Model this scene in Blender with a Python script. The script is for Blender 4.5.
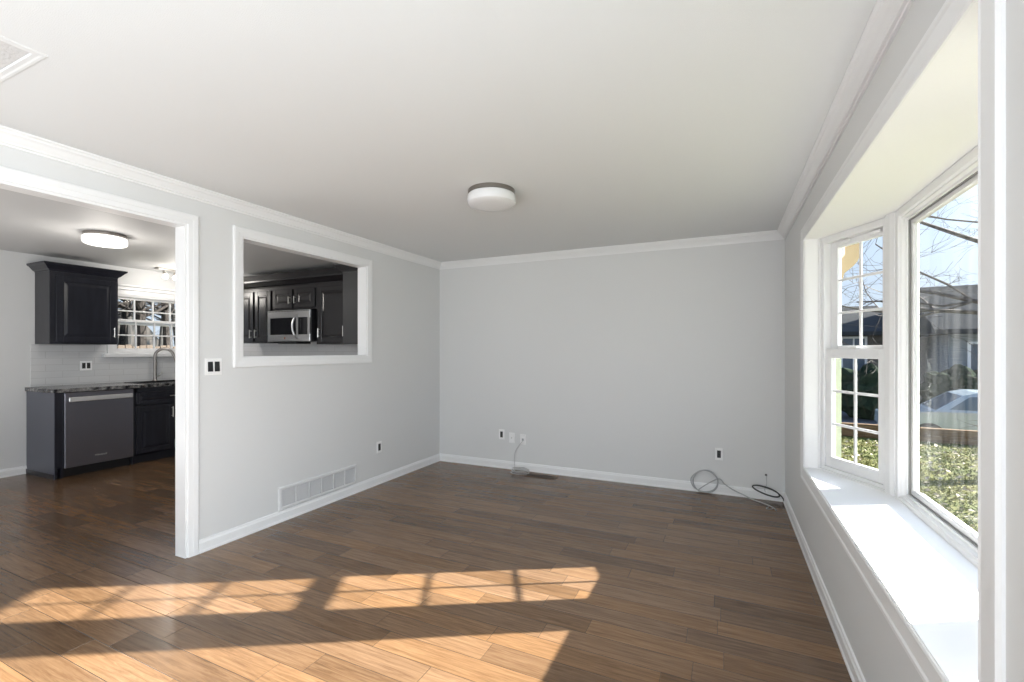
import bpy, bmesh, math, random
from mathutils import Vector, Matrix
PI = math.pi
random.seed(7)
for o in list(bpy.data.objects):
    bpy.data.objects.remove(o)
S = bpy.context.scene
C = S.collection

# ------------------------------------------------------------------ camera, sky, sun, lamps, exposure
TH = 0.43356                       # the camera looks this far to the left of the room axis
cam_d = bpy.data.cameras.new('camera')
cam = bpy.data.objects.new('camera', cam_d); C.objects.link(cam)
cam.location = (0, 0, 1.3608)
cam.rotation_euler = (PI/2, 0, TH)
cam_d.sensor_width = 36.0
cam_d.lens = 36.0*460.06/1024
cam_d.shift_y = (350.67-341)/1024
cam_d.clip_start = 0.02
S.camera = cam

SUN_AZ = math.radians(29.5)        # direction towards the sun, from +x towards +y
SUN_EL = math.radians(22.7)
sun_d = bpy.data.lights.new('sun', 'SUN'); sun_d.energy = 33.0; sun_d.angle = math.radians(0.5)
sun_d.color = (1.0, 0.95, 0.88)
sun = bpy.data.objects.new('sun', sun_d); C.objects.link(sun)
sd = Vector((math.cos(SUN_AZ)*math.cos(SUN_EL), math.sin(SUN_AZ)*math.cos(SUN_EL), math.sin(SUN_EL)))
sun.rotation_euler = sd.to_track_quat('Z', 'Y').to_euler()
sun.location = sd*30

W = bpy.data.worlds.new('sky'); S.world = W; W.use_nodes = True
wn, wl = W.node_tree.nodes, W.node_tree.links
wn.clear()
tcw = wn.new('ShaderNodeTexCoord'); spw = wn.new('ShaderNodeSeparateXYZ'); sky = wn.new('ShaderNodeValToRGB')
wl.new(tcw.outputs['Generated'], spw.inputs[0]); wl.new(spw.outputs['Z'], sky.inputs['Fac'])
e_ = sky.color_ramp.elements
e_[0].position = 0.0; e_[0].color = (0.74, 0.83, 0.95, 1); e_[1].position = 1.0; e_[1].color = (0.16, 0.33, 0.78, 1)
k_ = e_.new(0.30); k_.color = (0.50, 0.68, 0.97, 1)
bg = wn.new('ShaderNodeBackground'); bg.inputs['Strength'].default_value = 0.85
# bright hazy aureole around the sun
nrm = wn.new('ShaderNodeVectorMath'); nrm.operation = 'DOT_PRODUCT'; nrm.inputs[1].default_value = sd
wl.new(tcw.outputs['Generated'], nrm.inputs[0])
mxw = wn.new('ShaderNodeMath'); mxw.operation = 'MAXIMUM'; mxw.inputs[1].default_value = 0.0; wl.new(nrm.outputs['Value'], mxw.inputs[0])
pw = wn.new('ShaderNodeMath'); pw.operation = 'POWER'; pw.inputs[1].default_value = 11.0; wl.new(mxw.outputs[0], pw.inputs[0])
aur = wn.new('ShaderNodeMix'); aur.data_type = 'RGBA'; aur.blend_type = 'ADD'; aur.inputs[7].default_value = (7.5, 8.3, 9.2, 1)
wl.new(pw.outputs[0], aur.inputs[0]); wl.new(sky.outputs[0], aur.inputs[6])
wo = wn.new('ShaderNodeOutputWorld')
wl.new(aur.outputs[2], bg.inputs['Color']); wl.new(bg.outputs[0], wo.inputs['Surface'])

def area(name, loc, rot, sx, sy, power, col=(1, 1, 1)):
    d = bpy.data.lights.new(name, 'AREA'); d.shape = 'RECTANGLE'; d.size = sx; d.size_y = sy
    d.energy = power; d.color = col
    o = bpy.data.objects.new(name, d); C.objects.link(o); o.location = loc; o.rotation_euler = rot
    return o
# unseen fill lamps added behind the camera and in the kitchen for brightness
area('rear_fill', (-1.3, -5.5, 1.2), (PI/2, 0, 0), 3.2, 2.2, 38, (0.93, 0.97, 1.0))  # added fill from the rear; no patio door is known there
area('kitchen_near_fill', (-5.0, -1.4, 1.5), (PI/2, 0, 0), 2.2, 1.5, 8, (1.0, 0.97, 0.93))  # added fill from the kitchen's near end, no window known
area('side_fill', (0.47, -0.9, 1.4), (PI/2, 0, PI/2), 1.9, 1.3, 72, (0.90, 0.955, 1.0))  # added fill for the left wall; the wall behind it is solid
area('ceiling_fill', (-1.4, -2.7, 0.2), (PI, 0, 0), 3.4, 4.6, 112, (0.86, 0.94, 1.0))  # added upward panel that brightens the living room ceiling
area('ceiling_fill_kitchen', (-5.0, 0.1, 0.4), (PI, 0, 0), 2.2, 2.4, 26, (1.0, 0.99, 0.97))  # smaller upward panel, added to lift the kitchen ceiling

vs = S.view_settings
vs.view_transform = 'Standard'; vs.look = 'None'; vs.gamma = 1.0; vs.use_curve_mapping = False
vs.exposure = 0.30

# ------------------------------------------------------------------ numbers of the place
XL, XR, YB, H = -3.209, 0.4924, 4.7975, 2.44
YR = -5.6                         # rear wall
WT = 0.10                          # partition thickness
XK = -7.03                          # kitchen window wall
YK = 4.51                          # kitchen wall with the microwave
YKN = -1.5                         # kitchen near end
OP_Y0, OP_Y1, OP_Z = 0.02, 1.847, 2.192     # cased opening
PT_Y0, PT_Y1, PT_Z0, PT_Z1 = 2.226, 3.515, 1.308, 2.194   # pass-through
BY0, BY1, BZ0, BZ1 = 1.297, 3.684, 0.567, 2.116            # bay opening
BX = 0.847                         # bay centre plane
XO = 0.60                          # outer face of the front wall
GZ = -0.5                          # ground outside

# ------------------------------------------------------------------ materials
def mat(name, col, rough=0.5, metal=0.0, spec=0.5, emit=None, emit_s=0.0):
    m = bpy.data.materials.new(name); m.use_nodes = True
    b = m.node_tree.nodes['Principled BSDF']
    b.inputs['Base Color'].default_value = (*col, 1); b.inputs['Roughness'].default_value = rough
    b.inputs['Metallic'].default_value = metal; b.inputs['Specular IOR Level'].default_value = spec
    if emit:
        b.inputs['Emission Color'].default_value = (*emit, 1); b.inputs['Emission Strength'].default_value = emit_s
    return m
def N(m, t, **kw):
    n = m.node_tree.nodes.new(t)
    for k, v in kw.items(): setattr(n, k, v)
    return n
def L(m, a, b): m.node_tree.links.new(a, b)
def bsdf(m): return m.node_tree.nodes['Principled BSDF']
def add_bump(m, scale, strength, dist=0.002, detail=3, stretch=None):
    tc = N(m, 'ShaderNodeTexCoord'); no = N(m, 'ShaderNodeTexNoise'); bu = N(m, 'ShaderNodeBump')
    no.inputs['Scale'].default_value = scale; no.inputs['Detail'].default_value = detail
    bu.inputs['Strength'].default_value = strength; bu.inputs['Distance'].default_value = dist
    if stretch:
        mp = N(m, 'ShaderNodeMapping'); mp.inputs['Scale'].default_value = stretch
        L(m, tc.outputs['Object'], mp.inputs[0]); L(m, mp.outputs[0], no.inputs['Vector'])
    else: L(m, tc.outputs['Object'], no.inputs['Vector'])
    L(m, no.outputs['Fac'], bu.inputs['Height']); L(m, bu.outputs[0], bsdf(m).inputs['Normal'])
    return m
def add_vary(m, scale, c1, c2, detail=4, lo=0.35, hi=0.65, stretch=(1, 1, 1)):
    tc = N(m, 'ShaderNodeTexCoord'); mp = N(m, 'ShaderNodeMapping'); no = N(m, 'ShaderNodeTexNoise'); r = N(m, 'ShaderNodeValToRGB')
    mp.inputs['Scale'].default_value = stretch
    no.inputs['Scale'].default_value = scale; no.inputs['Detail'].default_value = detail
    r.color_ramp.elements[0].position = lo; r.color_ramp.elements[1].position = hi
    r.color_ramp.elements[0].color = (*c1, 1); r.color_ramp.elements[1].color = (*c2, 1)
    L(m, tc.outputs['Object'], mp.inputs[0]); L(m, mp.outputs[0], no.inputs['Vector'])
    L(m, no.outputs['Fac'], r.inputs['Fac']); L(m, r.outputs[0], bsdf(m).inputs['Base Color'])
    return m

M = {}
M['wall'] = add_bump(mat('grey_wall_paint', (0.735, 0.740, 0.738), 0.55), 260, 0.06, 0.001)
M['kwall'] = add_bump(mat('kitchen_wall_paint', (0.72, 0.725, 0.725), 0.55), 260, 0.06, 0.001)
M['ceiling'] = add_bump(mat('stippled_ceiling', (0.79, 0.805, 0.81), 0.9, spec=0.2), 300, 0.4, 0.003, 4)
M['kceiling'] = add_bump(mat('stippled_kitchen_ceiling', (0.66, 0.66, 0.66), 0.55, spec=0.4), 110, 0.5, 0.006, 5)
M['trim'] = mat('white_trim_paint', (0.87, 0.875, 0.88), 0.32)
M['vinyl'] = mat('white_vinyl', (0.83, 0.83, 0.835), 0.3)
M['baysoffit'] = mat('white_bay_paint', (0.92, 0.92, 0.92), 0.5)
M['nickel'] = mat('brushed_nickel', (0.55, 0.53, 0.50), 0.3, 1.0)
M['darknickel'] = mat('satin_dark_nickel', (0.30, 0.28, 0.26), 0.32, 1.0)
M['steel'] = mat('stainless_steel', (0.60, 0.60, 0.60), 0.28, 1.0)
M['chrome'] = mat('chrome', (0.75, 0.75, 0.76), 0.12, 1.0)
M['darksteel'] = add_bump(mat('dark_stainless', (0.25, 0.25, 0.29), 0.30, 0.9), 30, 0.05, 0.001, 2, (1, 1, 60))
M['black'] = mat('black_plastic', (0.012, 0.012, 0.014), 0.35)
M['blackglass'] = mat('black_glass', (0.01, 0.01, 0.012), 0.06)
M['cab'] = add_vary(mat('espresso_cabinet', (0.02, 0.02, 0.03), 0.3), 3, (0.011, 0.012, 0.018), (0.018, 0.019, 0.028), 4, stretch=(6, 6, 1))
M['cab_brown'] = add_vary(mat('dark_brown_cabinet', (0.02, 0.018, 0.018), 0.26), 3, (0.012, 0.011, 0.013), (0.018, 0.016, 0.018), 4, stretch=(6, 6, 1))
M['plate'] = mat('white_plate', (0.92, 0.92, 0.92), 0.3)
M['lampglass'] = mat('unlit_opal_glass', (0.80, 0.80, 0.81), 0.25)
M['litglass'] = mat('lit_opal_glass', (0.9, 0.9, 0.88), 0.3, emit=(1.0, 0.97, 0.92), emit_s=0.75)
M['bulb'] = mat('lit_bulb', (0.9, 0.9, 0.9), 0.3, emit=(1.0, 0.93, 0.82), emit_s=8)
M['register'] = mat('brown_register', (0.10, 0.062, 0.038), 0.4, 0.3)
M['greycord'] = mat('grey_cable', (0.42, 0.43, 0.44), 0.45)
M['whitecord'] = mat('white_cable', (0.50, 0.50, 0.50), 0.4)
M['blackcord'] = mat('black_cable', (0.035, 0.036, 0.035), 0.45)
M['ventpaint'] = mat('white_vent_enamel', (0.70, 0.705, 0.71), 0.4)
M['dark'] = mat('dark_cavity', (0.05, 0.05, 0.05), 0.8)
M['badge'] = mat('badge_grey', (0.75, 0.75, 0.75), 0.4, 0.3)
M['copper'] = mat('copper_badge', (0.55, 0.22, 0.10), 0.35, 0.6)
M['hatch'] = add_bump(mat('rough_hatch_texture', (0.68, 0.68, 0.68), 0.9, spec=0.1), 90, 0.6, 0.008, 6)

def make_floor():
    m = mat('wide_plank_hardwood', (0.2, 0.12, 0.07), 0.3)
    b = bsdf(m)
    tc = N(m, 'ShaderNodeTexCoord'); sp = N(m, 'ShaderNodeSeparateXYZ'); L(m, tc.outputs['Object'], sp.inputs[0])
    def mth(op, a, bb=None):
        n = N(m, 'ShaderNodeMath', operation=op)
        for i, v in enumerate((a, bb)):
            if v is None: continue
            if isinstance(v, (int, float)): n.inputs[i].default_value = v
            else: L(m, v, n.inputs[i])
        return n.outputs[0]
    PWID, PLEN = 0.127, 0.95
    v = mth('DIVIDE', sp.outputs['Y'], PWID); row = mth('FLOOR', v); fv = mth('FRACT', v)
    wn1 = N(m, 'ShaderNodeTexWhiteNoise', noise_dimensions='1D'); L(m, row, wn1.inputs['W'])
    off = mth('MULTIPLY', wn1.outputs['Value'], 9.7)
    wn3 = N(m, 'ShaderNodeTexWhiteNoise', noise_dimensions='1D'); L(m, mth('ADD', row, 57.3), wn3.inputs['W'])
    ln = mth('ADD', mth('MULTIPLY', wn3.outputs['Value'], 0.6), 0.6)
    u = mth('ADD', mth('DIVIDE', sp.outputs['X'], mth('MULTIPLY', ln, PLEN)), off)
    col = mth('FLOOR', u); fu = mth('FRACT', u)
    cv = N(m, 'ShaderNodeCombineXYZ'); L(m, row, cv.inputs[0]); L(m, col, cv.inputs[1])
    wn2 = N(m, 'ShaderNodeTexWhiteNoise', noise_dimensions='2D'); L(m, cv.outputs[0], wn2.inputs['Vector'])
    # grain, shifted per plank
    gv = N(m, 'ShaderNodeCombineXYZ')
    L(m, mth('ADD', mth('MULTIPLY', sp.outputs['X'], 1.6), mth('MULTIPLY', wn2.outputs['Value'], 40)), gv.inputs[0])
    L(m, mth('MULTIPLY', sp.outputs['Y'], 26), gv.inputs[1]); L(m, mth('MULTIPLY', row, 1.37), gv.inputs[2])
    g = N(m, 'ShaderNodeTexNoise'); g.inputs['Scale'].default_value = 2.4; g.inputs['Detail'].default_value = 9; g.inputs['Roughness'].default_value = 0.68
    g.inputs['Distortion'].default_value = 0.7
    L(m, gv.outputs[0], g.inputs['Vector'])
    gr = N(m, 'ShaderNodeValToRGB')
    e = gr.color_ramp.elements
    e[0].position = 0.30; e[0].color = (0.096, 0.055, 0.029, 1)
    e[1].position = 0.70; e[1].color = (0.216, 0.134, 0.076, 1)
    k = e.new(0.48); k.color = (0.154, 0.090, 0.049, 1)
    L(m, g.outputs['Fac'], gr.inputs['Fac'])
    # tone of the whole plank
    hs = N(m, 'ShaderNodeHueSaturation')
    L(m, gr.outputs[0], hs.inputs['Color'])
    L(m, mth('ADD', mth('MULTIPLY', wn2.outputs['Value'], 0.50), 0.75), hs.inputs['Value'])
    L(m, mth('ADD', mth('MULTIPLY', wn1.outputs['Value'], 0.12), 0.97), hs.inputs['Saturation'])
    # seams
    def edge(f, w):
        return mth('MAXIMUM', mth('LESS_THAN', f, w), mth('GREATER_THAN', f, 1-w))
    seam = mth('MAXIMUM', edge(fv, 0.010), edge(fu, 0.0011))
    mx = N(m, 'ShaderNodeMix', data_type='RGBA'); mx.inputs[7].default_value = (0.042, 0.025, 0.014, 1)
    L(m, seam, mx.inputs[0]); L(m, hs.outputs[0], mx.inputs[6]); L(m, mx.outputs[2], b.inputs['Base Color'])
    # micro bevel and scraped grain
    def soft(f, w):
        d = mth('MINIMUM', f, mth('SUBTRACT', 1.0, f)); return mth('MINIMUM', mth('DIVIDE', d, w), 1.0)
    hgt = mth('MULTIPLY', soft(fv, 0.035), soft(fu, 0.005))
    hh = mth('ADD', hgt, mth('MULTIPLY', g.outputs['Fac'], 0.35))
    bu = N(m, 'ShaderNodeBump'); bu.inputs['Strength'].default_value = 0.2; bu.inputs['Distance'].default_value = 0.003
    L(m, hh, bu.inputs['Height']); L(m, bu.outputs[0], b.inputs['Normal'])
    L(m, mth('ADD', mth('MULTIPLY', g.outputs['Fac'], 0.20), 0.12), b.inputs['Roughness'])
    b.inputs['Specular IOR Level'].default_value = 0.5
    return m
M['floor'] = make_floor()

def make_granite():
    m = mat('dark_granite', (0.05, 0.05, 0.055), 0.18)
    tc = N(m, 'ShaderNodeTexCoord'); v = N(m, 'ShaderNodeTexVoronoi'); v.inputs['Scale'].default_value = 70; v.feature = 'F1'
    n = N(m, 'ShaderNodeTexNoise'); n.inputs['Scale'].default_value = 22; n.inputs['Detail'].default_value = 6
    L(m, tc.outputs['Object'], v.inputs['Vector']); L(m, tc.outputs['Object'], n.inputs['Vector'])
    mx = N(m, 'ShaderNodeMix', data_type='RGBA'); mx.blend_type = 'MULTIPLY'; mx.inputs[0].default_value = 0.6
    r = N(m, 'ShaderNodeValToRGB'); e = r.color_ramp.elements
    e[0].position = 0.38; e[0].color = (0.02, 0.02, 0.024, 1); e[1].position = 0.68; e[1].color = (0.42, 0.41, 0.40, 1)
    L(m, n.outputs['Fac'], r.inputs['Fac']); L(m, r.outputs[0], mx.inputs[6]); L(m, v.outputs['Distance'], mx.inputs[7])
    L(m, mx.outputs[2], bsdf(m).inputs['Base Color'])
    return m
M['granite'] = make_granite()
def make_tile():
    m = mat('pale_subway_tile', (0.66, 0.665, 0.67), 0.22)
    tc = N(m, 'ShaderNodeTexCoord'); mp = N(m, 'ShaderNodeMapping')
    sp = N(m, 'ShaderNodeSeparateXYZ'); cb = N(m, 'ShaderNodeCombineXYZ'); ad = N(m, 'ShaderNodeMath', operation='ADD')
    L(m, tc.outputs['Object'], sp.inputs[0]); L(m, sp.outputs['X'], ad.inputs[0]); L(m, sp.outputs['Y'], ad.inputs[1])
    L(m, ad.outputs[0], cb.inputs[0]); L(m, sp.outputs['Z'], cb.inputs[1])
    br = N(m, 'ShaderNodeTexBrick'); br.inputs['Scale'].default_value = 1.0
    br.inputs['Brick Width'].default_value = 0.30; br.inputs['Row Height'].default_value = 0.075; br.inputs['Mortar Size'].default_value = 0.002
    br.inputs['Color1'].default_value = (0.64, 0.645, 0.65, 1); br.inputs['Color2'].default_value = (0.68, 0.68, 0.685, 1)
    br.inputs['Mortar'].default_value = (0.52, 0.52, 0.52, 1)
    L(m, cb.outputs[0], br.inputs['Vector']); L(m, br.outputs['Color'], bsdf(m).inputs['Base Color'])
    return m
M['tile'] = make_tile()
def make_glass(name, haze):
    m = bpy.data.materials.new(name); m.use_nodes = True; nt = m.node_tree; nt.nodes.clear()
    out = N(m, 'ShaderNodeOutputMaterial'); tr = N(m, 'ShaderNodeBsdfTransparent'); gl = N(m, 'ShaderNodeBsdfGlossy')
    gl.inputs['Roughness'].default_value = 0.02; tr.inputs['Color'].default_value = (0.96, 0.97, 0.965, 1)
    fr = N(m, 'ShaderNodeFresnel'); fr.inputs['IOR'].default_value = 1.14
    ge = N(m, 'ShaderNodeNewGeometry'); ff = N(m, 'ShaderNodeMath', operation='SUBTRACT'); ff.inputs[0].default_value = 1.0; L(m, ge.outputs['Backfacing'], ff.inputs[1])
    fm = N(m, 'ShaderNodeMath', operation='MULTIPLY'); L(m, fr.outputs[0], fm.inputs[0]); L(m, ff.outputs[0], fm.inputs[1])      # only the face towards the ray reflects
    mx = N(m, 'ShaderNodeMixShader'); L(m, fm.outputs[0], mx.inputs[0]); L(m, tr.outputs[0], mx.inputs[1]); L(m, gl.outputs[0], mx.inputs[2])
    last = mx
    if haze:                          # dust and dried streaks on the pane
        tc = N(m, 'ShaderNodeTexCoord'); mp = N(m, 'ShaderNodeMapping'); mp.inputs['Scale'].default_value = (9, 9, 0.8)
        no = N(m, 'ShaderNodeTexNoise'); no.inputs['Scale'].default_value = 2.2; no.inputs['Detail'].default_value = 5
        r = N(m, 'ShaderNodeMapRange'); r.inputs['From Min'].default_value = 0.42; r.inputs['From Max'].default_value = 0.8; r.inputs['To Max'].default_value = haze
        df = N(m, 'ShaderNodeBsdfTranslucent'); df.inputs['Color'].default_value = (0.8, 0.82, 0.85, 1)
        m2 = N(m, 'ShaderNodeMixShader')
        L(m, tc.outputs['Object'], mp.inputs[0]); L(m, mp.outputs[0], no.inputs['Vector']); L(m, no.outputs['Fac'], r.inputs[0])
        L(m, r.outputs[0], m2.inputs[0]); L(m, mx.outputs[0], m2.inputs[1]); L(m, df.outputs[0], m2.inputs[2]); last = m2
    L(m, last.outputs[0], out.inputs['Surface'])
    return m
M['glass'] = make_glass('window_glass', 0.0)
M['dustyglass'] = make_glass('dusty_window_glass', 0.012)
# outside
M['grass'] = add_vary(mat('winter_lawn', (0.06, 0.08, 0.02), 0.9, spec=0.1), 2.2, (0.070, 0.085, 0.024), (0.16, 0.155, 0.060), 8)
M['blade'] = add_vary(mat('grass_blades', (0.07, 0.1, 0.02), 0.8, spec=0.1), 1.6, (0.08, 0.11, 0.025), (0.20, 0.19, 0.07), 6)
M['leaf'] = mat('dry_leaf', (0.35, 0.30, 0.22), 0.8)
M['asphalt'] = add_vary(mat('grey_driveway', (0.10, 0.10, 0.11), 0.9, spec=0.1), 6, (0.09, 0.095, 0.105), (0.14, 0.145, 0.155), 6)
M['timber'] = add_vary(mat('weathered_timber', (0.16, 0.10, 0.055), 0.9, spec=0.1), 3, (0.11, 0.07, 0.04), (0.21, 0.14, 0.08), 6, stretch=(1, 12, 12))
M['bark'] = add_vary(mat('bark', (0.06, 0.05, 0.045), 0.9), 12, (0.04, 0.034, 0.03), (0.10, 0.085, 0.075), 6, stretch=(4, 4, 1))
M['paletrunk'] = add_vary(mat('pale_bark', (0.2, 0.18, 0.16), 0.9), 8, (0.009, 0.0095, 0.010), (0.024, 0.0225, 0.021), 6, stretch=(4, 4, 1))
M['darkbark'] = add_vary(mat('dark_bark', (0.02, 0.02, 0.02), 0.95, spec=0.05), 12, (0.012, 0.011, 0.011), (0.035, 0.031, 0.028), 6, stretch=(4, 4, 1))
M['siding'] = add_vary(mat('brown_siding', (0.17, 0.15, 0.13), 0.9, spec=0.1), 6, (0.13, 0.115, 0.105), (0.20, 0.18, 0.16), 4, stretch=(0.3, 0.3, 8))
M['siding2'] = add_vary(mat('pale_siding', (0.3, 0.32, 0.33), 0.9, spec=0.1), 6, (0.23, 0.25, 0.26), (0.34, 0.36, 0.37), 4, stretch=(0.3, 0.3, 8))
M['roof'] = add_vary(mat('shingles', (0.05, 0.05, 0.05), 1.0, spec=0.02), 20, (0.035, 0.037, 0.04), (0.075, 0.078, 0.08), 5)
M['housewindow'] = mat('far_window_glass', (0.10, 0.13, 0.17), 0.1)
M['hedge'] = add_vary(mat('hedge_leaves', (0.03, 0.045, 0.03), 1.0, spec=0.03), 14, (0.012, 0.022, 0.016), (0.035, 0.05, 0.03), 5)
M['downspout'] = mat('beige_downspout', (0.20, 0.155, 0.085), 0.5)
M['carpaint'] = mat('pale_blue_car_paint', (0.42, 0.50, 0.55), 0.2, 0.3)
M['carglass'] = mat('car_glass', (0.10, 0.14, 0.17), 0.06)
M['rubber'] = mat('tyre_rubber', (0.02, 0.02, 0.02), 0.8)
M['fence'] = add_vary(mat('cedar_fence', (0.3, 0.19, 0.1), 0.8), 4, (0.028, 0.019, 0.012), (0.05, 0.034, 0.022), 5, stretch=(6, 6, 1))
M['brick'] = mat('exterior_wall', (0.36, 0.35, 0.32), 0.8)

# ------------------------------------------------------------------ helpers
def box(bm, x0, x1, y0, y1, z0, z1, bev=0.0, seg=1):
    r = bmesh.ops.create_cube(bm, size=1.0)
    vs_ = r['verts']
    for v in vs_:
        v.co = Vector(((x0+x1)/2+v.co.x*(x1-x0), (y0+y1)/2+v.co.y*(y1-y0), (z0+z1)/2+v.co.z*(z1-z0)))
    if bev > 0:
        es = list({e for v in vs_ for e in v.link_edges})
        bmesh.ops.bevel(bm, geom=es, offset=bev, segments=seg, affect='EDGES', profile=0.5)
    return bm
def loft(bm, rings, closed=False, cap=True):
    """rings: stations of equal-length closed profiles"""
    R = [[bm.verts.new(p) for p in r] for r in rings]
    n = len(R[0]); m_ = len(R)
    for i in range(m_ if closed else m_-1):
        a, b = R[i], R[(i+1) % m_]
        for j in range(n):
            k = (j+1) % n
            try: bm.faces.new((a[j], a[k], b[k], b[j]))
            except ValueError: pass
    if cap and not closed:
        bm.faces.new(R[0][::-1]); bm.faces.new(R[-1])
    return bm
def prism(bm, pts, z0, z1):
    return loft(bm, [[(p[0], p[1], z0) for p in pts], [(p[0], p[1], z1) for p in pts]])
def tube(bm, pts, r, n=8, cap=True):
    pts = [Vector(p) for p in pts]
    rr = r if isinstance(r, (list, tuple)) else [r]*len(pts)
    rings = []; up = None
    for i, p in enumerate(pts):
        t = (pts[min(i+1, len(pts)-1)]-pts[max(i-1, 0)])
        if t.length < 1e-9: t = Vector((0, 0, 1))
        t.normalize()
        if up is None:
            up = t.orthogonal().normalized()
        else:
            up = (up-t*up.dot(t))
            up = up.normalized() if up.length > 1e-6 else t.orthogonal().normalized()
        s = t.cross(up)
        rings.append([p+(up*math.cos(2*PI*k/n)+s*math.sin(2*PI*k/n))*rr[i] for k in range(n)])
    return loft(bm, rings, cap=cap)
def smooth_path(pts, k=6):
    P = [Vector(p) for p in pts]; out = []
    for i in range(len(P)-1):
        p0, p1, p2, p3 = P[max(i-1, 0)], P[i], P[i+1], P[min(i+2, len(P)-1)]
        for j in range(k):
            t = j/k
            out.append(0.5*((2*p1)+(p2-p0)*t+(2*p0-5*p1+4*p2-p3)*t*t+(3*p1-p0-3*p2+p3)*t**3))
    out.append(P[-1]); return out
def lathe(bm, prof, n=32, axis='z', center=(0, 0, 0)):
    """prof: (radius, height) from one end to the other"""
    rings = []
    for r, z in prof:
        ring = []
        for k in range(n):
            a = 2*PI*k/n; c, s = r*math.cos(a), r*math.sin(a)
            p = {'z': (c, s, z), 'x': (z, c, s), 'y': (c, z, s)}[axis]
            ring.append((p[0]+center[0], p[1]+center[1], p[2]+center[2]))
        rings.append(ring)
    return loft(bm, rings)
def obj(name, bm, m, parent=None, smooth=False, loc=None):
    bmesh.ops.recalc_face_normals(bm, faces=bm.faces[:])
    me = bpy.data.meshes.new(name); bm.to_mesh(me); bm.free()
    me.materials.append(m)
    if smooth:
        for p in me.polygons: p.use_smooth = True
        try: me.set_sharp_from_angle(angle=math.radians(35))
        except Exception: pass
    o = bpy.data.objects.new(name, me); C.objects.link(o)
    if parent: o.parent = parent
    if loc: o.location = loc
    return o
def tag(o, label, cat, group=None):
    o['label'] = label; o['category'] = cat
    if group: o['group'] = group
    return o
def thing(name, label, cat, loc=(0, 0, 0), rz=0.0, group=None):
    o = bpy.data.objects.new(name, None); C.objects.link(o); o.empty_display_size = 0.1
    o.location = loc; o.rotation_euler = (0, 0, rz)
    return tag(o, label, cat, group)
def struct(name, bm, m, label, cat, smooth=False):
    o = obj(name, bm, m, None, smooth); o['kind'] = 'structure'; return tag(o, label, cat)
def dup(root, loc, rz, label, group=None):
    def cp(o, par):
        c = o.copy(); C.objects.link(c); c.parent = par
        for ch in [x for x in o.children]: cp(ch, c)
        return c
    r = cp(root, None); r.location = loc; r.rotation_euler = (0, 0, rz); r['label'] = label
    if group: r['group'] = group
    return r
B = bmesh.new
def centre(o):
    """put a top-level mesh's origin at the middle of its base"""
    xs = [v.co for v in o.data.vertices]
    c = Vector(((min(p.x for p in xs)+max(p.x for p in xs))/2, (min(p.y for p in xs)+max(p.y for p in xs))/2, min(p.z for p in xs)))
    for v in o.data.vertices: v.co -= c
    o.location = c; return o
def rect_sweep(bm, u0, u1, v0, v1, prof, plane, sides=4):
    """prof: (out from the rectangle's edge, height off the plane). plane(u,v,h)->xyz. sides 3 = no bottom"""
    R = []
    cs = [(u0, v0, -1, -1 if sides == 4 else 0), (u0, v1, -1, 1), (u1, v1, 1, 1), (u1, v0, 1, -1 if sides == 4 else 0)]
    for u, v, su, sv in cs:
        R.append([plane(u+su*a, v+sv*a, h) for a, h in prof])
    return loft(bm, R, closed=(sides == 4))

# ------------------------------------------------------------------ room shell
bm = B(); box(bm, XK-0.2, XO, YR-0.15, YB+0.15, -0.12, 0.0)
struct('floor', bm, M['floor'], 'brown hardwood plank floor running through living room and kitchen', 'floor')
bm = B()
HX0, HX1, HY0, HY1 = -2.92, -2.285, 0.16, 0.785      # hatch hole
box(bm, HX1, XO, YR-0.15, YB+0.15, H, H+0.12); box(bm, XL-WT/2, HX0, YR-0.15, YB+0.15, H, H+0.12)
box(bm, HX0, HX1, HY1, YB+0.15, H, H+0.12); box(bm, HX0, HX1, YR-0.15, HY0, H, H+0.12)
struct('ceiling', bm, M['ceiling'], 'white stippled living room ceiling', 'ceiling')
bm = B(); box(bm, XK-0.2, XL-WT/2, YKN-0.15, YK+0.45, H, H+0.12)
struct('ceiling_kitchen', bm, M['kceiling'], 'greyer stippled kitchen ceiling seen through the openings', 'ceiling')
bm = B(); box(bm, XL-WT, XO, YB, YB+0.15, 0, H)
struct('wall_back', bm, M['wall'], 'light grey end wall with outlets near the floor', 'wall')
bm = B()
x0, x1 = XL-WT, XL
box(bm, x0, x1, YR, OP_Y0, 0, H); box(bm, x0, x1, OP_Y0, OP_Y1, OP_Z, H)
box(bm, x0, x1, OP_Y1, PT_Y0, 0, H); box(bm, x0, x1, PT_Y0, PT_Y1, 0, PT_Z0); box(bm, x0, x1, PT_Y0, PT_Y1, PT_Z1, H)
box(bm, x0, x1, PT_Y1, YB, 0, H)
struct('wall_left', bm, M['wall'], 'light grey wall with the wide opening and the pass-through', 'wall')
bm = B()
box(bm, XR, XO, YR, BY0-0.03, 0, H); box(bm, XR, XO, BY1+0.03, YB+0.15, 0, H)
box(bm, XR, XO, BY0-0.03, BY1+0.03, 0, BZ0-0.06); box(bm, XR, XO, BY0-0.03, BY1+0.03, BZ1+0.02, H)
struct('wall_right', bm, M['wall'], 'light grey front wall around the bay window', 'wall')
bm = B()
box(bm, XL, -2.95, YR-0.15, YR, 0, H); box(bm, 0.35, XR, YR-0.15, YR, 0, H); box(bm, -2.95, 0.35, YR-0.15, YR, 2.36, H)
struct('wall_rear', bm, M['wall'], 'grey wall behind the camera with a wide opening added behind the fill lamp', 'wall')
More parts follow.
